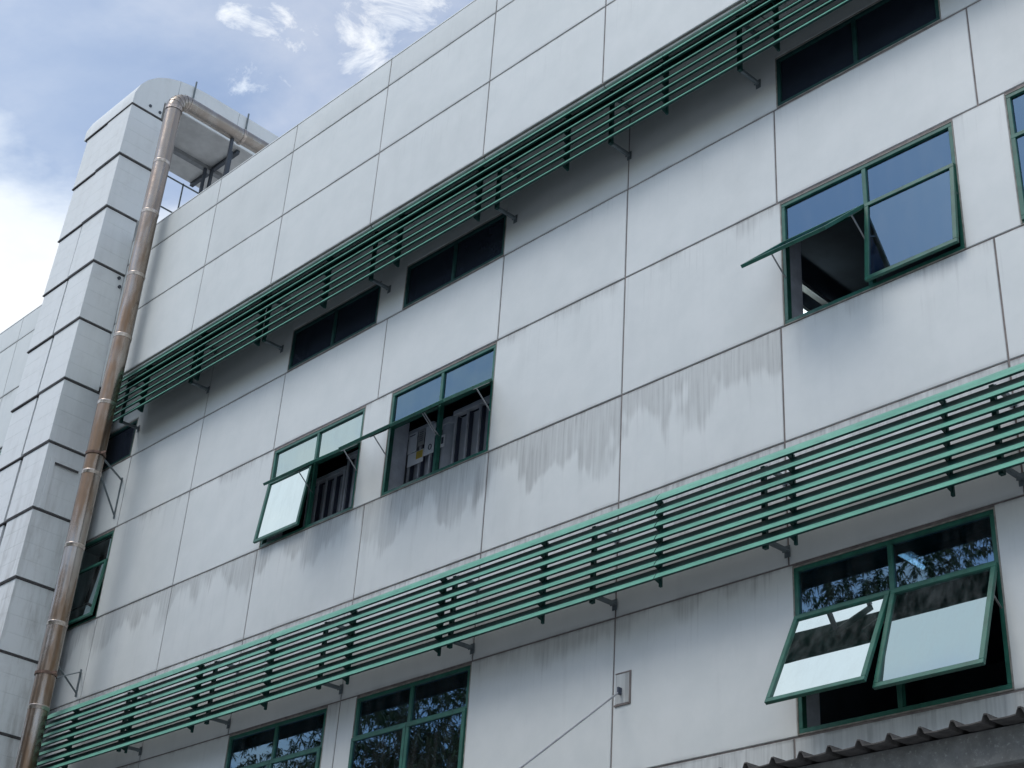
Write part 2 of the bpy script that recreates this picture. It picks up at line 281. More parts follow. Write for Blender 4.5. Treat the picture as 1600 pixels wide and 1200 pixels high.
# ------------------------------------------------------------------ helpers
class MB:
    def __init__(s): s.v = []; s.f = []; s.mi = []; s.mats = []; s.sm = []
    def slot(s, m):
        if m not in s.mats: s.mats.append(m)
        return s.mats.index(m)
    def add(s, vs, fs, m, smooth=False):
        o = len(s.v); s.v += [tuple(q) for q in vs]; k = s.slot(m)
        for f in fs: s.f.append(tuple(o + i for i in f)); s.mi.append(k); s.sm.append(smooth)
    def box(s, x0, x1, y0, y1, z0, z1, m, R=None, o=None, ch=0.0):
        if ch <= 0:
            vs = [(x, y, z) for z in (z0, z1) for y in (y0, y1) for x in (x0, x1)]
            fs = [(0, 2, 3, 1), (4, 5, 7, 6), (0, 1, 5, 4), (2, 6, 7, 3), (0, 4, 6, 2), (1, 3, 7, 5)]
        else:   # chamfered edges: three rings of vertices per corner
            vs = []; fs = []
            c = ch
            for z, zi in ((z0, 1), (z1, -1)):
                for y, yi in ((y0, 1), (y1, -1)):
                    for x, xi in ((x0, 1), (x1, -1)):
                        vs += [(x, y + yi * c, z + zi * c), (x + xi * c, y, z + zi * c), (x + xi * c, y + yi * c, z)]
            I = lambda zi, yi, xi, a: (zi * 4 + yi * 2 + xi) * 3 + a
            fs += [tuple(I(a, b, 0, 0) for a, b in ((0, 0), (1, 0), (1, 1), (0, 1)))[::1], tuple(I(a, b, 1, 0) for a, b in ((0, 0), (0, 1), (1, 1), (1, 0)))]
            fs += [tuple(I(a, 0, b, 1) for a, b in ((0, 0), (0, 1), (1, 1), (1, 0))), tuple(I(a, 1, b, 1) for a, b in ((0, 0), (1, 0), (1, 1), (0, 1)))]
            fs += [tuple(I(0, a, b, 2) for a, b in ((0, 0), (1, 0), (1, 1), (0, 1))), tuple(I(1, a, b, 2) for a, b in ((0, 0), (0, 1), (1, 1), (1, 0)))]
            for a in (0, 1):
                for b in (0, 1):
                    fs.append((I(a, b, 0, 1), I(a, b, 0, 2), I(a, b, 1, 2), I(a, b, 1, 1)))
                    fs.append((I(a, 0, b, 0), I(a, 0, b, 2), I(a, 1, b, 2), I(a, 1, b, 0)))
                    fs.append((I(0, a, b, 0), I(0, a, b, 1), I(1, a, b, 1), I(1, a, b, 0)))
            for a in (0, 1):
                for b in (0, 1):
                    for d in (0, 1): fs.append((I(a, b, d, 0), I(a, b, d, 1), I(a, b, d, 2)))
        if R is not None: vs = [R @ Vector(q) + (o or Vector()) for q in vs]
        s.add(vs, fs, m); return s
    def bar(s, p, q, w, h, m, up=(0, 0, 1)):
        p, q = Vector(p), Vector(q); d = (q - p); L = d.length; d.normalize(); u = Vector(up)
        if abs(d.dot(u)) > .98: u = Vector((1, 0, 0))
        a = d.cross(u).normalized(); b = a.cross(d)
        R = Matrix((a, d, b)).transposed()
        return s.box(-w / 2, w / 2, 0, L, -h / 2, h / 2, m, R, p)
    def tube(s, pts, r, m, n=20, caps=True, smooth=True, closed=False):
        pts = [Vector(p) for p in pts]; rr = r if isinstance(r, (list, tuple)) else [r] * len(pts)
        vs = []; fs = []; prev = None
        for i, p in enumerate(pts):
            a = pts[max(i - 1, 0)]; b = pts[min(i + 1, len(pts) - 1)]; d = (b - a).normalized()
            if prev is None:
                u = Vector((0, 0, 1)) if abs(d.z) < .9 else Vector((1, 0, 0)); e = d.cross(u).normalized()
            else: e = (prev - d * prev.dot(d)).normalized()
            prev = e; g = d.cross(e)
            for k in range(n):
                t = 2 * math.pi * k / n; vs.append(p + (e * math.cos(t) + g * math.sin(t)) * rr[i])
        for i in range(len(pts) - 1):
            for k in range(n): fs.append((i * n + k, i * n + (k + 1) % n, (i + 1) * n + (k + 1) % n, (i + 1) * n + k))
        s.add(vs, fs, m, smooth)
        if caps:
            s.add(vs[:n], [tuple(range(n))[::-1]], m); s.add(vs[-n:], [tuple(range(n))], m)
        return s
    def build(s, name, parent=None, origin=None, shade=None):
        me = bpy.data.meshes.new(name); o = Vector(origin) if origin else Vector()
        me.from_pydata([tuple(Vector(v) - o) for v in s.v], [], s.f)
        for m_ in s.mats: me.materials.append(m_)
        me.polygons.foreach_set('material_index', s.mi); me.polygons.foreach_set('use_smooth', s.sm)
        bmn = None
        me.update()
        import bmesh
        bmn = bmesh.new(); bmn.from_mesh(me); bmesh.ops.recalc_face_normals(bmn, faces=bmn.faces); bmn.to_mesh(me); bmn.free()
        ob = bpy.data.objects.new(name, me); COL.objects.link(ob); ob.location = o
        if parent: ob.parent = parent
        return ob
def tag(o, label=None, cat=None, group=None, kind=None):
    if label: o['label'] = label
    if cat: o['category'] = cat
    if group: o['group'] = group
    if kind: o['kind'] = kind
    return o
def empty(name, label, cat, group=None):
    o = bpy.data.objects.new(name, None); COL.objects.link(o); o.empty_display_size = .2
    return tag(o, label, cat, group)
def copy_child(src, parent, loc=None, rot=None):
    c = src.copy(); COL.objects.link(c); c.parent = parent
    if loc is not None: c.location = loc
    if rot is not None: c.rotation_euler = rot
    return c

# ------------------------------------------------------------------ ground
g = MB(); g.add([(-900, -900, 0), (900, -900, 0), (900, 900, 0), (-900, 900, 0)], [(0, 1, 2, 3)], M['yard'])
tag(g.build('ground'), kind='structure')

# ------------------------------------------------------------------ factory building
XJ = [-15.95, -13.90, -11.95, -9.973, -8.069, -6.15, -4.036, -1.931, 0.0, 1.965, 4.139, 6.30, 8.25, 10.2, 12.2]
WB = [(-14.28, -12.42), (-11.90, -10.01), (-6.12, -4.25), (-3.755, -1.935), (2.00, 3.885), (4.39, 6.27)]   # window bays
XL, XR = XJ[0], XJ[-1]
J = 0.018
bld = empty('factory_building', 'three storey factory clad in pale grey metal panels with green framed windows', 'building')

def panel(x0, x1, z0, z1, y=0.0, stain=0.1, tilt=0.0, px=0.006):
    """one cladding panel: softly pillowed face, chamfered rim, returns to the joint"""
    x0 += J / 2; x1 -= J / 2; z0 += J / 2; z1 -= J / 2
    nx, nz = 6, 5; vs = []; fs = []
    ch = .005
    for j in range(nz + 1):
        for i in range(nx + 1):
            u = i / nx; v = j / nz
            b = px * (1 - (2 * u - 1) ** 4) * (1 - (2 * v - 1) ** 4)
            vs.append((x0 + ch + (x1 - x0 - 2 * ch) * u, y - b, z0 + ch + (z1 - z0 - 2 * ch) * v))
    for j in range(nz):
        for i in range(nx):
            a = j * (nx + 1) + i; fs.append((a, a + 1, a + nx + 2, a + nx + 1))
    mb = MB(); mb.add(vs, fs, M['panel'], True)
    r0 = [(x0 + ch, y, z0 + ch), (x1 - ch, y, z0 + ch), (x1 - ch, y, z1 - ch), (x0 + ch, y, z1 - ch)]
    r1 = [(x0, y + .005, z0), (x1, y + .005, z0), (x1, y + .005, z1), (x0, y + .005, z1)]
    r2 = [(x0, y + .030, z0), (x1, y + .030, z0), (x1, y + .030, z1), (x0, y + .030, z1)]
    ring = r0 + r1 + r2
    fs = []
    for a in (0, 4):
        for k in range(4): fs.append((a + k, a + 4 + k, a + 4 + (k + 1) % 4, a + (k + 1) % 4))
    mb.add(ring, fs, M['panel'])
    o = mb.build('facade_panel', bld, origin=(x0, y, z1))
    o['stain'] = float(stain); o['height'] = float(z1 - z0); o['tone'] = random.choice((0.0, 0.0, .03, .06, .09)) * random.uniform(.6, 1.2)
    o.rotation_euler = (random.uniform(-1, 1) * .0016, 0, random.uniform(-1, 1) * .0016)
    return o

ZA, ZB, ZC, ZD, ZE, ZF = 11.875, 10.705, 9.278, 8.075, 6.893, 5.409
SOF = 13.078
def bay_has_win(x0, x1):
    return [w for w in WB if w[0] < x1 - .1 and w[1] > x0 + .1]
def window_row(z0, z1, stain, splitpier):
    """full panels in the blind bays, narrow pier panels between the windows"""
    edges = []
    x = XL
    spans = []
    for w in WB:
        spans.append((x, w[0])); x = w[1]
    spans.append((x, XR))
    for a, b in spans:
        if b - a < .6 and not splitpier: panel(a - J / 2, b + J / 2, z0, z1, 0, stain * random.uniform(.6, 1.2)); continue
        cuts = [a - J / 2] + [q for q in XJ if a + .12 < q < b - .12] + [b + J / 2]
        for c, d in zip(cuts, cuts[1:]): panel(c, d, z0, z1, 0, stain * random.uniform(.5, 1.3))
for a, b in zip(XJ, XJ[1:]):
    for z0, z1, st in ((ZB, ZA, .05), (ZD, ZC, .62), (ZE, ZD, .45), (4.20, ZF, .45), (3.0, 4.20, .4), (1.5, 3.0, .4), (0.0, 1.5, .4)):
        right = a >= 1.9 and z1 == ZC
        panel(a, b, z0, z1, 0, st * random.uniform(.75, 1.25) * (.35 if right else 1))
window_row(ZC, ZB, .22, False)
window_row(ZF, ZE, .30, True)
CT = 12.55
x = XL
for w in WB + [(XR, None)]:
    a, b = x, w[0]
    cuts = [a - J / 2] + [q for q in XJ if a + .3 < q < b - .3] + [b + J / 2]
    for c, d in zip(cuts, cuts[1:]): panel(c, d, ZA, SOF - .03, 0, .08)
    if w[1]: panel(w[0] - J / 2, w[1] + J / 2, CT, SOF - .03, 0, .05)
    x = w[1]
# recessed sealant behind the joints, in one sheet with real openings
wins = [(9.28, 10.68, 10.19), (5.42, 6.87, 6.40), (11.89, CT - .005, None)]
mb = MB(); mc = MB()
rows = [(0, 5.42), (6.87, 9.28), (10.68, 11.89), (CT - .005, SOF)]
for z0, z1 in rows:
    mb.box(XL, XR, .010, .030, z0, z1, M['joint']); mc.box(XL, XR, .031, .32, z0, z1, M['jamb'])
for z0, z1, _ in wins:
    x = XL
    for w in WB + [(XR, None)]:
        mb.box(x, w[0], .010, .030, z0, z1, M['joint']); mc.box(x, w[0], .031, .32, z0, z1, M['jamb']); x = w[1]
mb.build('joint_sealant', bld); mc.build('wall_core', bld)

# projecting parapet fascia with soffit
FY = -0.466; FZ = [SOF, 14.251, 15.401, 15.90]
FXL = [-16.2, -14.22, -12.2, -9.973] + XJ[4:]
for i in range(3):
    for a, b in zip(FXL, FXL[1:]):
        panel(a, b, FZ[i], FZ[i + 1], FY, (.16, .10, .04)[i] * random.uniform(.5, 1.4), px=.007)
mb = MB(); mb.box(FXL[0], XR, FY + .010, FY + .03, SOF, 15.90, M['joint']); mb.build('joint_sealant', bld)
mb = MB(); mb.box(FXL[0], XR, FY + .031, FY + .2, SOF + .004, 15.86, M['core']); mb.build('parapet_core', bld)
# folded cap on top of the parapet, one length per bay
for a, b in zip(FXL, FXL[1:]):
    mb = MB(); n = 8; prof = []
    for k in range(n + 1):
        t = math.pi / 2 * k / n; prof.append((FY + .10 - .10 * math.cos(t), 15.90 + .075 * math.sin(t)))
    prof += [(FY + .24, 15.975), (FY + .24, 15.90)]
    x0, x1 = a + J / 2, b - J / 2
    vs = [(x, y, z) for x in (x0, x1) for y, z in prof]; L = len(prof)
    mb.add(vs, [(i, i + 1, L + i + 1, L + i) for i in range(L - 1)], M['panel'], True)
    mb.add([(x0, y, z) for y, z in prof], [tuple(range(L))], M['panel']); mb.add([(x1, y, z) for y, z in prof], [tuple(range(L))], M['panel'])
    o = mb.build('parapet_cap', bld, origin=(x0, FY, 15.975)); o['stain'] = .03; o['height'] = 1.0
for a, b in zip(FXL, FXL[1:]):
    mb = MB(); mb.box(a + J / 2, b - J / 2, FY + .032, -.001, SOF - .028, SOF, M['soffit']); mb.build('soffit_panel', bld)
# slabs, back and side walls, roof
mb = MB()
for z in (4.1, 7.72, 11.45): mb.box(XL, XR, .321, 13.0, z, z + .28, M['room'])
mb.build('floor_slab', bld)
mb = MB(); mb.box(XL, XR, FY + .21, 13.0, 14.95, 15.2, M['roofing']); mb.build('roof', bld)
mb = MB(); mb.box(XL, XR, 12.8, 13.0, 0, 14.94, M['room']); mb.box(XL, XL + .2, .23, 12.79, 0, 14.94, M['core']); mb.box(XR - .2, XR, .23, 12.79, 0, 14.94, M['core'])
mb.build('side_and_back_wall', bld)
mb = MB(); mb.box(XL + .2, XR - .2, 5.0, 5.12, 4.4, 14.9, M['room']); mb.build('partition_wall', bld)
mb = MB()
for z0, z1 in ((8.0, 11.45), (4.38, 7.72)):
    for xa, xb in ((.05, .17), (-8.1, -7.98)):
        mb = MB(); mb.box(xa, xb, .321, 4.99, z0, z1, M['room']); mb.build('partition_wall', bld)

# ------------------------------------------------------------------ windows
def frame_rect(mb, x0, x1, z0, z1, w, y0, y1, m, R=None, o=None):
    c = .003
    mb.box(x0, x1, y0, y1, z1 - w, z1, m, R, o, c); mb.box(x0, x1, y0, y1, z0, z0 + w, m, R, o, c)
    mb.box(x0, x0 + w, y0, y1, z0 + w, z1 - w, m, R, o, c); mb.box(x1 - w, x1, y0, y1, z0 + w, z1 - w, m, R, o, c)
def sash(win, x0, x1, zt, L, phi, gm):
    """top hung sash: hinged along its head, swung outwards by phi degrees"""
    a = math.radians(phi)
    R = Matrix.Rotation(-a, 3, 'X'); o = Vector((0, -.012, zt))
    mb = MB(); w = .042
    frame_rect(mb, x0, x1, -L, 0, w, -.012, .022, M['green'], R, o)
    # glazing bead
    mb.box(x0 + w, x1 - w, -.002, .006, -L + w, -L + w + .008, M['greend'], R, o)
    s = mb.build('sash', win)
    mb = MB(); mb.box(x0 + w - .006, x1 - w + .006, .006, .011, -L + w - .006, -w + .006, gm, R, o)
    mb.build('sash_pane', win)
    if phi > 2:
        for x in (x0 + .012, x1 - .012):
            mb = MB(); p = R @ Vector((x, .015, -.30)) + o; q = Vector((x, .03, zt - .34 - .1 * math.sin(a)))
            mb.bar(p, q, .014, .006, M['stay']); mb.bar(R @ Vector((x, .024, -.06)) + o, R @ Vector((x, .024, -.36)) + o, .016, .006, M['stay'])
            mb.bar((x, .032, zt - .05), (x, .032, zt - .46), .016, .006, M['stay'])
            mb.build('stay_arm', win)
def window(x0, x1, z0, z1, ztr, phis, gtop, gs, label=None):
    mb = MB(); G = M['green'] if ztr else M['greend']; w = .038; s = .013  # clerestory frames take the darker green as painted shade under the soffit
    frame_rect(mb, x0, x1, z0, z1, s, -.001, .045, M['joint2'])
    a, b, c, d = x0 + s, x1 - s, z0 + s, z1 - s
    frame_rect(mb, a, b, c, d, w, .004, .066, G)
    xm = (x0 + x1) / 2
    win = mb.build('window', bld)
    if label: win['label'] = label
    zt = d - w
    mb = MB()
    mb.box(xm - .022, xm + .022, .006, .062, c + w, zt, G, None, None, .003); mb.build('mullion', win)
    if ztr:
        mb = MB()
        mb.box(a + w, xm - .022, .007, .060, ztr, ztr + .040, G, None, None, .003); mb.box(xm + .022, b - w, .007, .060, ztr, ztr + .040, G, None, None, .003)
        mb.build('transom', win)
        for p, q in ((a + w, xm - .022), (xm + .022, b - w)):
            mb = MB(); mb.box(p - .004, q + .004, .030, .036, ztr + .036, zt + .004, gtop); mb.build('pane', win)
        for k, (p, q) in enumerate(((a + w - .03, xm - .004), (xm + .004, b - w + .03))):
            sash(win, p, q, ztr + .012, ztr + .012 - (c + w) + .02, phis[k], gs[k])
    else:
        for p, q in ((a + w, xm - .022), (xm + .022, b - w)):
            mb = MB(); mb.box(p - .004, q + .004, .030, .036, c + w - .004, zt + .004, gtop); mb.build('pane', win)
    return win
G_, GD, GL, GS = M['glass'], M['glassd'], M['glassl'], M['glasss']
midphi = {-14.28: (0, 0), -11.90: (3, 4), -6.12: (6, 49.6), -3.755: (49.8, 49.5), 2.0: (46.5, 5), 4.39: (0, 0)}
lowphi = {-14.28: (0, 0), -11.90: (0, 20), -6.12: (0, 0), -3.755: (0, 0), 2.0: (27, 21), 4.39: (0, 0)}
for x0, x1 in WB:
    window(x0, x1, 9.28, 10.68, 10.19, midphi[x0], GL if x0 < -5 else G_, (GS if x0 == -6.12 else G_, GL if x0 < -8 else G_))
    lw = window(x0, x1, 5.42, 6.87, 6.40, lowphi[x0], G_, (GS, GL) if x0 == 2.0 else (G_, G_))
    window(x0, x1, 11.89, CT - .005, None, None, GD, None)

# ------------------------------------------------------------------ sunshade louvres
def blade_mesh(name, x0, x1, Lh, parent):
    """curved slat leaning back towards the wall, rolled nose at its lower outer edge"""
    n = 8; top = Lh; out = []; back = []
    for k in range(n + 1):
        t = k / n; y = -.455 + .085 * t * top / .125; z = top * t
        bul = .006 * math.sin(math.pi * min(1, t / .55)) if Lh > .12 else .009 * math.sin(math.pi * t)
        nrm = Vector((0, -.85, .52)); p = Vector((0, y, z)) + nrm * bul
        out.append(p); back.append(p - nrm * .008)
    nose = [Vector((0, -.455 + .008 * math.cos(a) + .005, .002 + .008 * math.sin(a))) for a in (math.radians(200), math.radians(250))]
    nose += [Vector((0, -.432, -.004)), Vector((0, -.432, -.001))]
    prof = out[::-1] + nose + back
    vs = [(x, p.y, p.z) for x in (x0, x1) for p in prof]; L = len(prof)
    mb = MB(); F = [(i, (i + 1) % L, L + (i + 1) % L, L + i) for i in range(L)]
    cut = 0 if Lh < .12 else 5      # dark upper strip, lip and back: shade between slats painted into the colour
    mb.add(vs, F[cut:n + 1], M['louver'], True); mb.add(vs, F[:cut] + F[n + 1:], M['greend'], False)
    for x in (x0, x1): mb.add([(x, p.y, p.z) for p in prof], [tuple(range(L))], M['greend'])
    return mb.build(name, parent)
PIT = .1245
def louver(name, label, z0, x0, x1, brx, hkx, toprail, PIT=.1245):
    root = empty(name, label, 'louvre', 'sunshade louvres along the facade')
    cuts = [x0] + [q for q in (-4.93, .862, 6.65) if x0 < q < x1] + [x1]
    for c0, c1 in zip(cuts, cuts[1:]):
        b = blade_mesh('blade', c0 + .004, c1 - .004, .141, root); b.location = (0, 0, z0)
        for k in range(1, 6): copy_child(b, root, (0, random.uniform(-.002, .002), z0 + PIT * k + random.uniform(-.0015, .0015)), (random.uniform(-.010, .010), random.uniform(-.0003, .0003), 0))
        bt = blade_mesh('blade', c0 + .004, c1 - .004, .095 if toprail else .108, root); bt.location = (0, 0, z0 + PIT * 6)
    first = None
    for x in brx:
        if first is None:
            mb = MB(); mb.box(-.021, .021, -.335, -.290, .05 if toprail else .03, .80, M['greend'], None, None, .003)
            for z in ((.07, .74) if toprail else (.11, .80)):
                mb.bar((0, -.29, z), (0, -.012, z + .012), .035, .035, M['zinc'])
                mb.box(-.03, .03, -.011, -.0075, z - .05, z + .06, M['zinc'])
                mb.tube([(-.034, -.03, z), (.034, -.03, z)], .008, M['zinc'], 8)
            first = mb.build('bracket', root); first.location = (x, 0, z0)
        else: copy_child(first, root, (x, 0, z0))
    first = None
    for x in hkx:
        if first is None:
            mb = MB(); mb.box(-.013, .013, -.352, -.325, -.004 if toprail else -.034, .80, M['greend'], None, None, .002)
            for k in range(7):   # saw-tooth cleats that carry the slats
                zz = PIT * k; vs = [(xx, y, z + zz) for xx in (-.004, .004) for y, z in ((-.350, -.012), (-.435, .012), (-.43, .030), (-.350, .100))]
                mb.add(vs, [(0, 1, 2, 3), (4, 5, 6, 7), (0, 1, 5, 4), (1, 2, 6, 5), (2, 3, 7, 6), (0, 3, 7, 4)], M['greend'])
            first = mb.build('slat_carrier', root); first.location = (x, 0, z0)
        else: copy_child(first, root, (x, 0, z0))
    if toprail:
        mb = MB(); mb.box(x0, x1, -.318, -.30, .66, .80, M['greend']); mb.build('top_rail', root).location = (0, 0, z0)
    return root
hk = [-9.29 + 1.4475 * k for k in range(15)]
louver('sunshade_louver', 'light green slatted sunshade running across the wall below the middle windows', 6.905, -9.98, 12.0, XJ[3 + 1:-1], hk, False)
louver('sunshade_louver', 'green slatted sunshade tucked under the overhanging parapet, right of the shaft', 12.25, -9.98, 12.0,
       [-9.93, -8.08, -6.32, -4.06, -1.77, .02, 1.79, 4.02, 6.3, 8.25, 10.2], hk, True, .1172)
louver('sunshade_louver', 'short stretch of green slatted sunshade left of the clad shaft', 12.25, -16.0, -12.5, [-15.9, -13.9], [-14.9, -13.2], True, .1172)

# ------------------------------------------------------------------ clad shaft
shaft = empty('clad_shaft', 'tall pale clad shaft with shingled panel tiers and a curved hood above the roof', 'shaft')
XT, YF, YB = -10.60, -1.04, -.475
ZS = [18.495 - 1.0965 * k for k in range(18)]
def tier(x0, x1, z0, z1, yf, yb, side, m=None, lean=0.0, hatch=False):
    """hollow tier of folded sheet: four shallow folds, each lapping the one below"""
    mb = MB(); n = 4; S = M['shaft']; h = (z1 - z0) / n; prof = []
    for k in range(n):
        a = z0 + h * k; e = .030 * (1 - k / n) + .002; f = .030 * (1 - (k + 1) / n) + .002; prof += [(a, e - .003), (a + .014, e), (a + h - .001, f + .0025)]
    prof[0] = (z0, .032)
    for (a, o1), (b, o2) in zip(prof, prof[1:]):
        ta = (a - z0) / (z1 - z0) * lean; tb = (b - z0) / (z1 - z0) * lean
        vs = [(x0 + ta, yf - o1, a), (x1 + ta + o1, yf - o1, a), (x1 + tb + o2, yf - o2, b), (x0 + tb, yf - o2, b), (x1 + ta + o1, yb, a), (x1 + tb + o2, yb, b), (x0 + ta, yb, a), (x0 + tb, yb, b)]
        mb.add(vs, [(0, 1, 2, 3), (1, 4, 5, 2), (6, 0, 3, 7)], S)
    mb.add([(x0, yf - .032, z0), (x1 + .032, yf - .032, z0), (x1 + .032, yb, z0), (x0, yb, z0)], [(0, 1, 2, 3)], S)
    mb.add([(x0 + lean, yf, z1), (x1 + lean, yf, z1), (x1 + lean, yb, z1), (x0 + lean, yb, z1)], [(0, 1, 2, 3)], S)
    return mb.build('cladding_tier', shaft)
for k in range(17):
    z1, z0 = ZS[k] - .034, ZS[k + 1]
    if z1 < .3: break
    z0 = max(z0, 0)
    jit = random.uniform(-.004, .004)
    YT = -.20 if z0 > 15.95 or z1 < 13.0 else YB
    tier(-11.36, XT + jit, z0, z1, YF + random.uniform(-.004, .004), YT, True)
    l0 = -12.07 - .033 * k; r0 = -11.375 - .018 * k
    tier(l0, r0, z0 - .012, z1 - .012, YF + random.uniform(-.003, .003) + .004, YT, True, lean=0.02)
    mb = MB(); mb.box(l0 - .02, XT + .020, YF - .022, YT, z1 + .004, z1 + .026, M['seam'])
    mb.build('seam_flashing', shaft)
mb = MB(); mb.box(-12.0, XT - .03, YF + .05, YB - .002, 0, 18.46, M['seam']); mb.build('shaft_core', shaft)
# recessed service hatch on the side, with a bent lid
mb = MB(); S = M['shaft']
hx = XT + .034
mb.box(hx, hx + .012, -.97, -.90, 10.82, 11.66, S); mb.box(hx, hx + .012, -.90, -.50, 11.60, 11.66, S)
mb.box(hx, hx + .010, -.90, -.50, 11.565, 11.598, M['seam'])
mb.build('service_hatch', shaft)
for z in (16.15, 15.05, 14.1):
    pass
mb = MB()
for y, z in ((-.72, 18.62), (-.52, 18.60), (-.56, 15.1), (-.52, 14.95)):
    mb.tube([(XT + (.012 if z > 18.5 else .01), y, z), (XT + .035, y, z)], .028, M['post'], 10)
mb.build('vent_stub', shaft)
# curved hood: vertical front rolling back into a flat slab
prof = [(-1.05, 18.50), (-1.045, 18.72), (-.97, 18.95), (-.86, 19.12), (-.70, 19.28), (-.50, 19.40), (-.26, 19.49), (0.0, 19.54), (.35, 19.565), (1.0, 19.57), (3.3, 19.57)]
SOZ = 18.865
hx0, hx1 = -12.17, XT + .01
mb = MB()
segs = [0, 2, 4, 6, 8, 9, 10]
vs = [(x, y, z) for x in (hx0, hx1) for y, z in prof]; L = len(prof)
mb.add(vs, [(i, i + 1, L + i + 1, L + i) for i in range(L - 1)], M['shaft'], True)
mb.build('hood_skin', shaft)
for x, nm in ((hx1, 'hood_side'), (hx0, 'hood_side')):
    sg = 1 if x == hx1 else -1
    # side cheek in three sheets with a joint between
    for ya, yb in ((-1.05, -.26), (-.254, 1.0), (1.006, 3.3)):
        pts = [(y, z) for y, z in prof if ya - .001 <= y <= yb + .001]
        if ya > -1: pts = [(ya, 19.49 if ya < 0 else 19.57)] + [q for q in pts if q[0] > ya + .01]
        low = [(yb, SOZ), (-.475, SOZ), (-.475, 18.50), (ya, 18.50)] if ya < -1 else [(yb, SOZ), (ya, SOZ)]
        pg = pts + low; n = len(pg); mb = MB()
        mb.add([(x + d, y, z) for d in (0, .008 * sg) for y, z in pg], [tuple(range(n)), tuple(range(n, 2 * n))] + [(i, (i + 1) % n, n + (i + 1) % n, n + i) for i in range(n)], M['shaft'])
        mb.build(nm, shaft)
mb = MB(); mb.box(hx0 + .01, hx1 - .002, -.47, 3.3, SOZ - .015, SOZ, M['soffit']); mb.build('hood_soffit', shaft)
mb = MB(); mb.box(hx0, hx1, -1.0, -.476, 18.497, 18.52, M['seam']); mb.build('seam_flashing', shaft)
mb = MB(); mb.box(-11.56, -11.46, -.45, 3.2, SOZ - .10, SOZ - .016, M['beam']); mb.build('soffit_beam', shaft)
mb = MB(); mb.box(-11.45, -10.66, 1.13, 1.20, SOZ - .09, SOZ - .016, M['post']); mb.build('soffit_beam', shaft)
mb = MB(); mb.box(-12.15, -11.57, 1.13, 1.20, SOZ - .09, SOZ - .016, M['post']); mb.build('soffit_beam', shaft)
for x, y in ((-11.47, 1.02), (-11.40, 1.12), (-10.70, 1.05), (-11.47, 3.0), (-10.70, 3.0)):
    mb = MB(); mb.box(x - .025, x + .025, y - .025, y + .025, 15.2, SOZ - .1, M['post']); mb.build('hood_post', shaft)
for y in (.03, 1.18):
    mb = MB(); mb.box(XT + .02, XT + .045, y - .012, y + .012, 19.2, 19.66, M['zinc']); mb.build('lightning_clip', shaft)
# roof guard rail seen through the gap under the hood
rail = empty('roof_guard_rail', 'thin grey guard rail on the roof seen under the curved hood', 'railing')
mb = MB()
for z in (18.72, 18.02, 17.3, 16.6): mb.tube([(-12.15, -.2, z), (-12.15, 3.2, z)], .016, M['zinc'], 8)
mb.build('rail', rail)
for y in (-.1, 1.0, 2.1, 3.1):
    mb = MB(); mb.tube([(-12.15, y, 15.2), (-12.15, y, 18.74)], .016, M['zinc'], 8); mb.build('rail_post', rail)

# ------------------------------------------------------------------ flue duct
duct = empty('flue_duct', 'weathered brown and silver metal flue pipe climbing beside the shaft and bending over the roof', 'pipe')
PX, PY, PR = -9.66, -.725, .138
JZ = [17.98, 16.86, 15.84, 14.63, 13.50, 12.33, 11.18, 10.02, 8.86, 7.68, 6.50, 5.33, 4.16, 2.99, 1.8, .6, 0.0]
offs = [(random.uniform(-.006, .006), random.uniform(-.006, .006)) for _ in JZ]
for i in range(len(JZ) - 1):
    a, b = JZ[i + 1], JZ[i]; ox, oy = offs[i]; px2, py2 = offs[i + 1]
    mb = MB(); mb.tube([(PX + px2, PY + py2, a + .01), (PX + px2 * .5 + ox * .5, PY + py2 * .5 + oy * .5, (a + b) / 2), (PX + ox, PY + oy, b - .012)], [PR, PR - .001, PR - .002], M['pipe'], 36)
    mb.build('duct_length', duct)
    if i < len(JZ) - 2:
        mb = MB(); x, y = PX + px2, PY + py2
        mb.tube([(x, y, a - .035), (x, y, a - .030), (x, y, a + .005), (x, y, a + .012), (x, y, a + .030)], [PR + .001, PR + .003, PR + .003, PR + .007, PR + .001], M['collar'], 36, caps=False)
        mb.build('duct_collar', duct)
# elbow
EC = 18.03; ER = .24
mb = MB(); pts = []
for k in range(6):
    t = math.pi / 2 * k / 5; pts.append((PX, PY + ER - ER * math.cos(t), EC + ER * math.sin(t)))
for i in range(5):
    mb.tube([pts[i], pts[i + 1]], PR, M['pipe'], 36, caps=False, smooth=True)
for p, q in zip(pts[1:-1], pts[2:]):
    pass
e = mb.build('duct_elbow', duct)
mb = MB(); mb.tube([(PX, PY, JZ[0] - .02), (PX, PY, JZ[0] + .05)], PR + .010, M['collar'], 36, caps=False)
for i in range(1, 6):
    p = Vector(pts[i]); t = math.pi / 2 * (i / 5); d = Vector((0, math.sin(t), math.cos(t))) * .008
    mb.tube([p - d, p + d], PR + .007, M['collar'], 36, caps=False)
mb.build('duct_collar', duct)
HZ = EC + ER; HY = PY + ER
for a, b, c in ((HY, .62, 0), (.62, 1.6, .02), (1.6, 3.2, .03)):
    mb = MB(); mb.tube([(PX, a, HZ + c * .5), (PX, b - .01, HZ + c)], PR - .002, M['pipe'], 36); mb.build('duct_length', duct)
    mb = MB(); mb.tube([(PX, b - .03, HZ + c), (PX, b, HZ + c), (PX, b + .03, HZ + c)], [PR + .004, PR + .014, PR + .004], M['collar'], 36, caps=False); mb.build('duct_collar', duct)
mb = MB(); mb.bar((PX - .02, .46, 15.2), (PX - .02, .46, HZ - PR + .02), .05, .05, M['post']); mb.build('duct_support', duct)
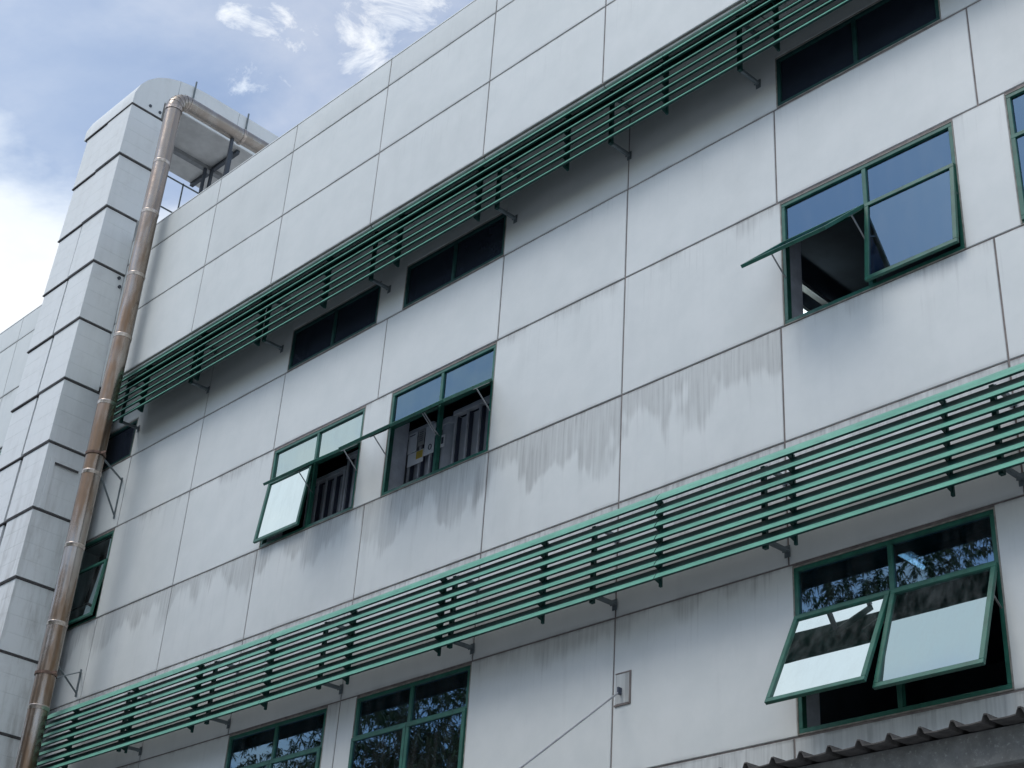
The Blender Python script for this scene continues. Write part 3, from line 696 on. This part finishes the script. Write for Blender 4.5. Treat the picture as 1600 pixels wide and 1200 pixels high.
# wall brackets with clamp rings
def clamp(z, zt, zb):
    mb = MB()
    mb.tube([(PX, PY, z - .02), (PX, PY, z + .02)], PR + .012, M['clamp'], 36, caps=False)
    mb.bar((PX + PR, PY, z), (PX + PR + .10, PY + .03, z), .012, .035, M['clamp'])
    mb.bar((PX, PY + PR, z), (-10.09, -.02, zt), .03, .012, M['zinc'])
    mb.bar((-10.09, -.012, zb), (-10.09, -.012, zt + .04), .03, .012, M['zinc'], up=(1, 0, 0))
    mb.bar((-10.09, -.02, zb + .06), (-9.82, -.62, zt - .02), .025, .012, M['zinc'])
    mb.build('wall_bracket', duct)
clamp(11.48, 11.50, 10.86); clamp(8.15, 8.49, 8.13); clamp(4.6, 4.75, 4.2)

# ------------------------------------------------------------------ hatch and cable on the lower wall
hb = empty('service_access_cover', 'small square cover plate let into the lower wall, grey cable fixed to it', 'cover plate')
mb = MB(); mb.box(.045, .205, -.013, -.004, 6.05, 6.325, M['panel'])
mb.build('plate', hb)
mb = MB(); mb.box(.208, .224, -.014, -.004, 6.03, 6.34, M['joint']); mb.box(.04, .207, -.0145, -.004, 6.328, 6.339, M['joint']); mb.box(.03, .207, -.0145, -.004, 6.030, 6.046, M['joint'])
mb.build('rim', hb)
mb = MB(); mb.box(.105, .122, -.06, -.0135, 6.125, 6.19, M['ink']); mb.build('hook', hb)
p0 = Vector((.112, -.055, 6.135)); p1 = Vector((.483, -1.6, 5.017))
mb = MB(); pts = []
for k in range(25):
    t = k / 24; p = p0.lerp(p1, t * 3.0); p.z -= .03 * math.sin(math.pi * t); pts.append(p)
mb.tube(pts, .009, M['cable'], 8)
tag(mb.build('cable'), 'taut grey cable stretched from the cover plate on the lower wall', 'cable')

# ------------------------------------------------------------------ things inside the windows
def lamp(label, p, q, w=.03, m='tube'):
    r = empty('ceiling_light', label, 'ceiling light')
    p, q = Vector(p), Vector(q)
    mb = MB(); mb.tube([p, q], w, M[m], 10); mb.build('tube', r)
    mb = MB(); d = Vector((0, 0, .07)); mb.bar(p + d, q + d, .11, .05, M['jamb']); mb.build('fitting', r)
lamp('lit fluorescent tube inside the half open middle right window', (.60, 2.42, 11.14), (.60, 1.75, 11.14), .022)
lamp('lit fluorescent tube seen through the upper pane of the lower right window', (2.26, 1.25, 7.38), (2.26, 1.66, 7.38), .022)
mb = MB(); mb.box(.76, .84, 1.6, 3.6, 11.30, 11.36, M['intrail'])
tag(mb.build('ceiling_tray'), 'unlit grey tray on the ceiling inside the middle right window', 'ceiling tray')
def partition(name, label, x0, x1, zt, y, step, cat):
    r = empty(name, label, cat)
    mb = MB(); mb.box(x0, x1, y + .06, y + .08, 8.0, zt - .04, M['intmetal']); mb.build('sheet', r)
    mb = MB(); mb.box(x0 - .02, x1 + .02, y - .025, y + .045, zt - .03, zt + .03, M['intrail'], None, None, .004); mb.build('top_rail', r)
    x = x0 + .01; f = None
    while x < x1:
        if f is None:
            mb = MB(); mb.box(-.014, .014, y - .012, y + .04, 8.0, zt - .031, M['intrail'], None, None, .003); mb.box(.0145, .034, y + .01, y + .058, 8.0, zt - .05, M['ink']); f = mb.build('post', r); f.location = (x, 0, 0)  # dark strip paints in the shaded slot beside each post
        else: copy_child(f, r, (x, 0, 0))
        x += step
    return r
partition('metal_partition', 'grey sheet and rail partition behind the right half of the second middle window', -2.97, -1.97, 10.28, .37, .21, 'partition')
partition('metal_partition', 'grey sheet and rail partition carrying the notices in the second middle window', -3.95, -3.36, 10.28, .37, .19, 'partition')
partition('metal_partition', 'dark grey rail partition behind the first middle window', -5.75, -5.0, 10.21, .37, .18, 'partition')
partition('metal_partition', 'taller grey rail partition at the right edge of the first middle window', -4.96, -4.3, 10.36, .36, .16, 'partition')
r = empty('round_column', 'round grey column with a ring near its top behind the second middle window', 'column')
mb = MB(); mb.tube([(-3.13, .52, 8.0), (-3.13, .52, 10.27)], .15, M['intmetal'], 28); mb.build('shaft', r)
mb = MB(); mb.tube([(-3.13, .52, 10.20), (-3.13, .52, 10.28)], .165, M['intrail'], 28); mb.build('ring', r)
def notice(label, x0, x1, z0, z1, m, marks, y=.335):
    r = empty('paper_notice', label, 'notice', 'papers hung behind the window')
    mb = MB(); mb.box(x0, x1, y, y + .006, z0, z1, M[m]); mb.build('sheet', r)
    mb = MB()
    for a, b, c, d, mm in marks:
        mb.box(x0 + (x1 - x0) * a, x0 + (x1 - x0) * b, y - .003, y - .001, z0 + (z1 - z0) * c, z0 + (z1 - z0) * d, M[mm])
    if marks: mb.build('print', r)
    return r
notice('grey printed sheet, leftmost of the papers in the second middle window', -3.90, -3.78, 9.98, 10.21, 'paperg', [(.3, .8, .60 - .08 * k, .63 - .08 * k, 'ink') for k in range(5)])
notice('white sheet with a dark heading behind the second middle window', -3.76, -3.60, 9.98, 10.25, 'paper', [(.1, .75, .86, .90, 'ink')])
notice('small grey form between the white sheets in the second middle window', -3.58, -3.47, 10.03, 10.25, 'paperg', [(.15, .8, .8 - .13 * k, .84 - .13 * k, 'ink') for k in range(5)])
nt_ = notice('glossy white board with a dark blue ring behind the second middle window', -3.45, -3.28, 9.86, 10.25, 'paper', [])
mb = MB(); ring = [(-3.345 + .026 * math.cos(t), .331, 9.95 + .034 * math.sin(t)) for t in [2 * math.pi * k / 20 for k in range(21)]]
mb.tube(ring, .005, M['ink'], 6, caps=False); mb.build('ring_print', nt_)
notice('white card with a yellow picture, lowest of the papers in the second middle window', -3.74, -3.46, 9.80, 9.97, 'paper', [(.55, .97, .35, .95, 'yellow'), (.74, .76, .6, .9, 'ink')])
notice('small white label with a grey square on the round column', -3.20, -3.12, 9.90, 10.06, 'paper', [(.3, .75, .25, .8, 'ink')], y=.36)

# ------------------------------------------------------------------ lean-to roof at the lower right
lt = empty('lean_to_roof', 'corrugated lean-to roof edge with mottled grey gutter in the lower right corner', 'roof')
mb = MB(); pit = .2145; x = -3.4 ; xs = []; EY = -2.0; n = 0
X0c = 0
def ribz(u):   # one pitch: trapezoid rib, dished pan
    if u < .09: return .036
    if u < .17: return .036 * (1 - (u - .09) / .08)
    if u > .92: return .036 * ((u - .92) / .08)
    return -.002 - .005 * math.sin(math.pi * (u - .17) / .75)
us = [0, .045, .09, .13, .17, .3, .42, .55, .68, .8, .92, .96]
base = 1.30 - .0097
start = base - pit * 24
tot = 48
pr_ = []
for k in range(tot):
    for u in us: pr_.append((start + pit * (k + u), ribz(u)))
for y, dz in ((EY, 0.0), (-.03, .10)): pass
vs = []
for (y, zz) in ((EY, 4.500), (-.04, 4.60)):
    for xx, rz in pr_: vs.append((xx, y, zz + rz))
L = len(pr_)
for (y, zz) in ((EY, 4.492), (-.04, 4.592)):
    for xx, rz in pr_: vs.append((xx, y, zz + rz))
fs = []
for i in range(L - 1): fs += [(i, i + 1, L + i + 1, L + i), (2 * L + i, 3 * L + i, 3 * L + i + 1, 2 * L + i + 1), (i, 2 * L + i, 2 * L + i + 1, i + 1)]
mb.add(vs, fs, M['roofsheet']); mb.build('corrugated_sheet', lt)
GX0, GX1 = start, start + pit * tot
mb = MB(); mb.box(GX0, GX1, -1.86, -1.80, 4.285, 4.487, M['gutter']); mb.build('gutter_board', lt)
mb = MB(); mb.box(GX0, GX1, -1.795, -.03, 4.40, 4.44, M['roofsheet']); mb.build('under_lining', lt)
for x in (GX0 + .1, GX0 + 3.4, GX0 + 6.8, GX1 - .1):
    mb = MB(); mb.box(x - .05, x + .05, -1.78, -1.68, 0, 4.39, M['post']); mb.build('post', lt)

# ------------------------------------------------------------------ trees behind the viewer, mirrored in the panes
def tree(label, x, y, h, r, seed, clumps):
    rnd = random.Random(seed); root = empty('mango_tree', label, 'tree', 'trees across the yard'); root.location = (x, y, 0)
    mb = MB(); tips = []
    base = Vector((0, 0, 0)); fork = Vector((rnd.uniform(-.3, .3), rnd.uniform(-.3, .3), h * .34))
    mb.tube([base, fork * .5 + Vector((.06, .03, 0)), fork], [.30, .24, .20], M['bark'], 12, caps=False)
    for k in range(8):
        a = k * 2.4 + rnd.uniform(-.3, .3); el = rnd.uniform(.5, 1.15); L = h * .38 * rnd.uniform(.8, 1.1)
        p = fork.copy(); d = Vector((math.cos(a) * math.cos(el), math.sin(a) * math.cos(el), math.sin(el)))
        pts = [p.copy()]
        for s in range(5): d = (d + Vector((rnd.uniform(-.2, .2), rnd.uniform(-.2, .2), .06))).normalized(); p = p + d * L / 5; pts.append(p.copy())
        mb.tube(pts, [.13, .10, .08, .06, .04, .02], M['bark'], 8, caps=False); tips += pts[2:]
        for s in (2, 3, 4):
            q = pts[s]; d2 = Vector((rnd.uniform(-1, 1), rnd.uniform(-1, 1), rnd.uniform(-.1, .8))).normalized(); e = q + d2 * h * .15
            mb.tube([q, (q + e) / 2 + Vector((0, 0, .08)), e], [.04, .03, .012], M['bark'], 6, caps=False); tips += [e, (q + e) / 2]
    mb.build('trunk', root)
    C = Vector((0, 0, h * .66)); vs = []; fs = []
    lobes = [(C + Vector((rnd.uniform(-.6, .6) * r, rnd.uniform(-.6, .6) * r, rnd.uniform(-.45, .8) * h * .25)), rnd.uniform(.32, .52) * r) for _ in range(20)]
    lobes += [(t, .22 * r) for t in tips[::2]]
    for _ in range(clumps):
        c, rr = rnd.choice(lobes); d = Vector((rnd.gauss(0, 1), rnd.gauss(0, 1), rnd.gauss(0, 1))).normalized()
        p = c + d * rr * rnd.uniform(.55, 1.05) ** .7
        if p.z > h or p.z < h * .28: continue
        for l in range(12):
            a = rnd.uniform(0, 6.283); el = rnd.uniform(-1.2, .6)
            dd = Vector((math.cos(a) * math.cos(el), math.sin(a) * math.cos(el), math.sin(el))); s = dd.cross(Vector((0, 0, 1))).normalized() * rnd.uniform(.016, .024)
            L = rnd.uniform(.13, .23); m1 = p + dd * L * .45 + Vector((0, 0, .02)); t = p + dd * L - Vector((0, 0, .05)); i = len(vs)
            vs += [p, m1 + s, t, m1 - s]; fs.append((i, i + 1, i + 2, i + 3))
    me = bpy.data.meshes.new('crown'); me.from_pydata([tuple(v) for v in vs], [], fs); me.materials.append(M['leaf'])
    o = bpy.data.objects.new('crown', me); COL.objects.link(o); o.parent = root
tree('broad mango tree across the yard, mirrored in the lower right window', -6.2, -16.5, 16.2, 4.6, 1, 13000)
tree('mango tree across the yard beside the broad one, mirrored at the right pane edge', -.2, -19.0, 17.8, 4.6, 2, 11000)
tree('dense mango tree across the yard, mirrored in the second lower window', -15.8, -11.9, 14.4, 4.9, 3, 17000)
tree('low leaning mango tree farthest left across the yard', -21.5, -13.0, 14.6, 5.2, 4, 13000)
tree('mango tree between the others at the back of the yard', -12.0, -20.5, 13.0, 4.6, 5, 7000)
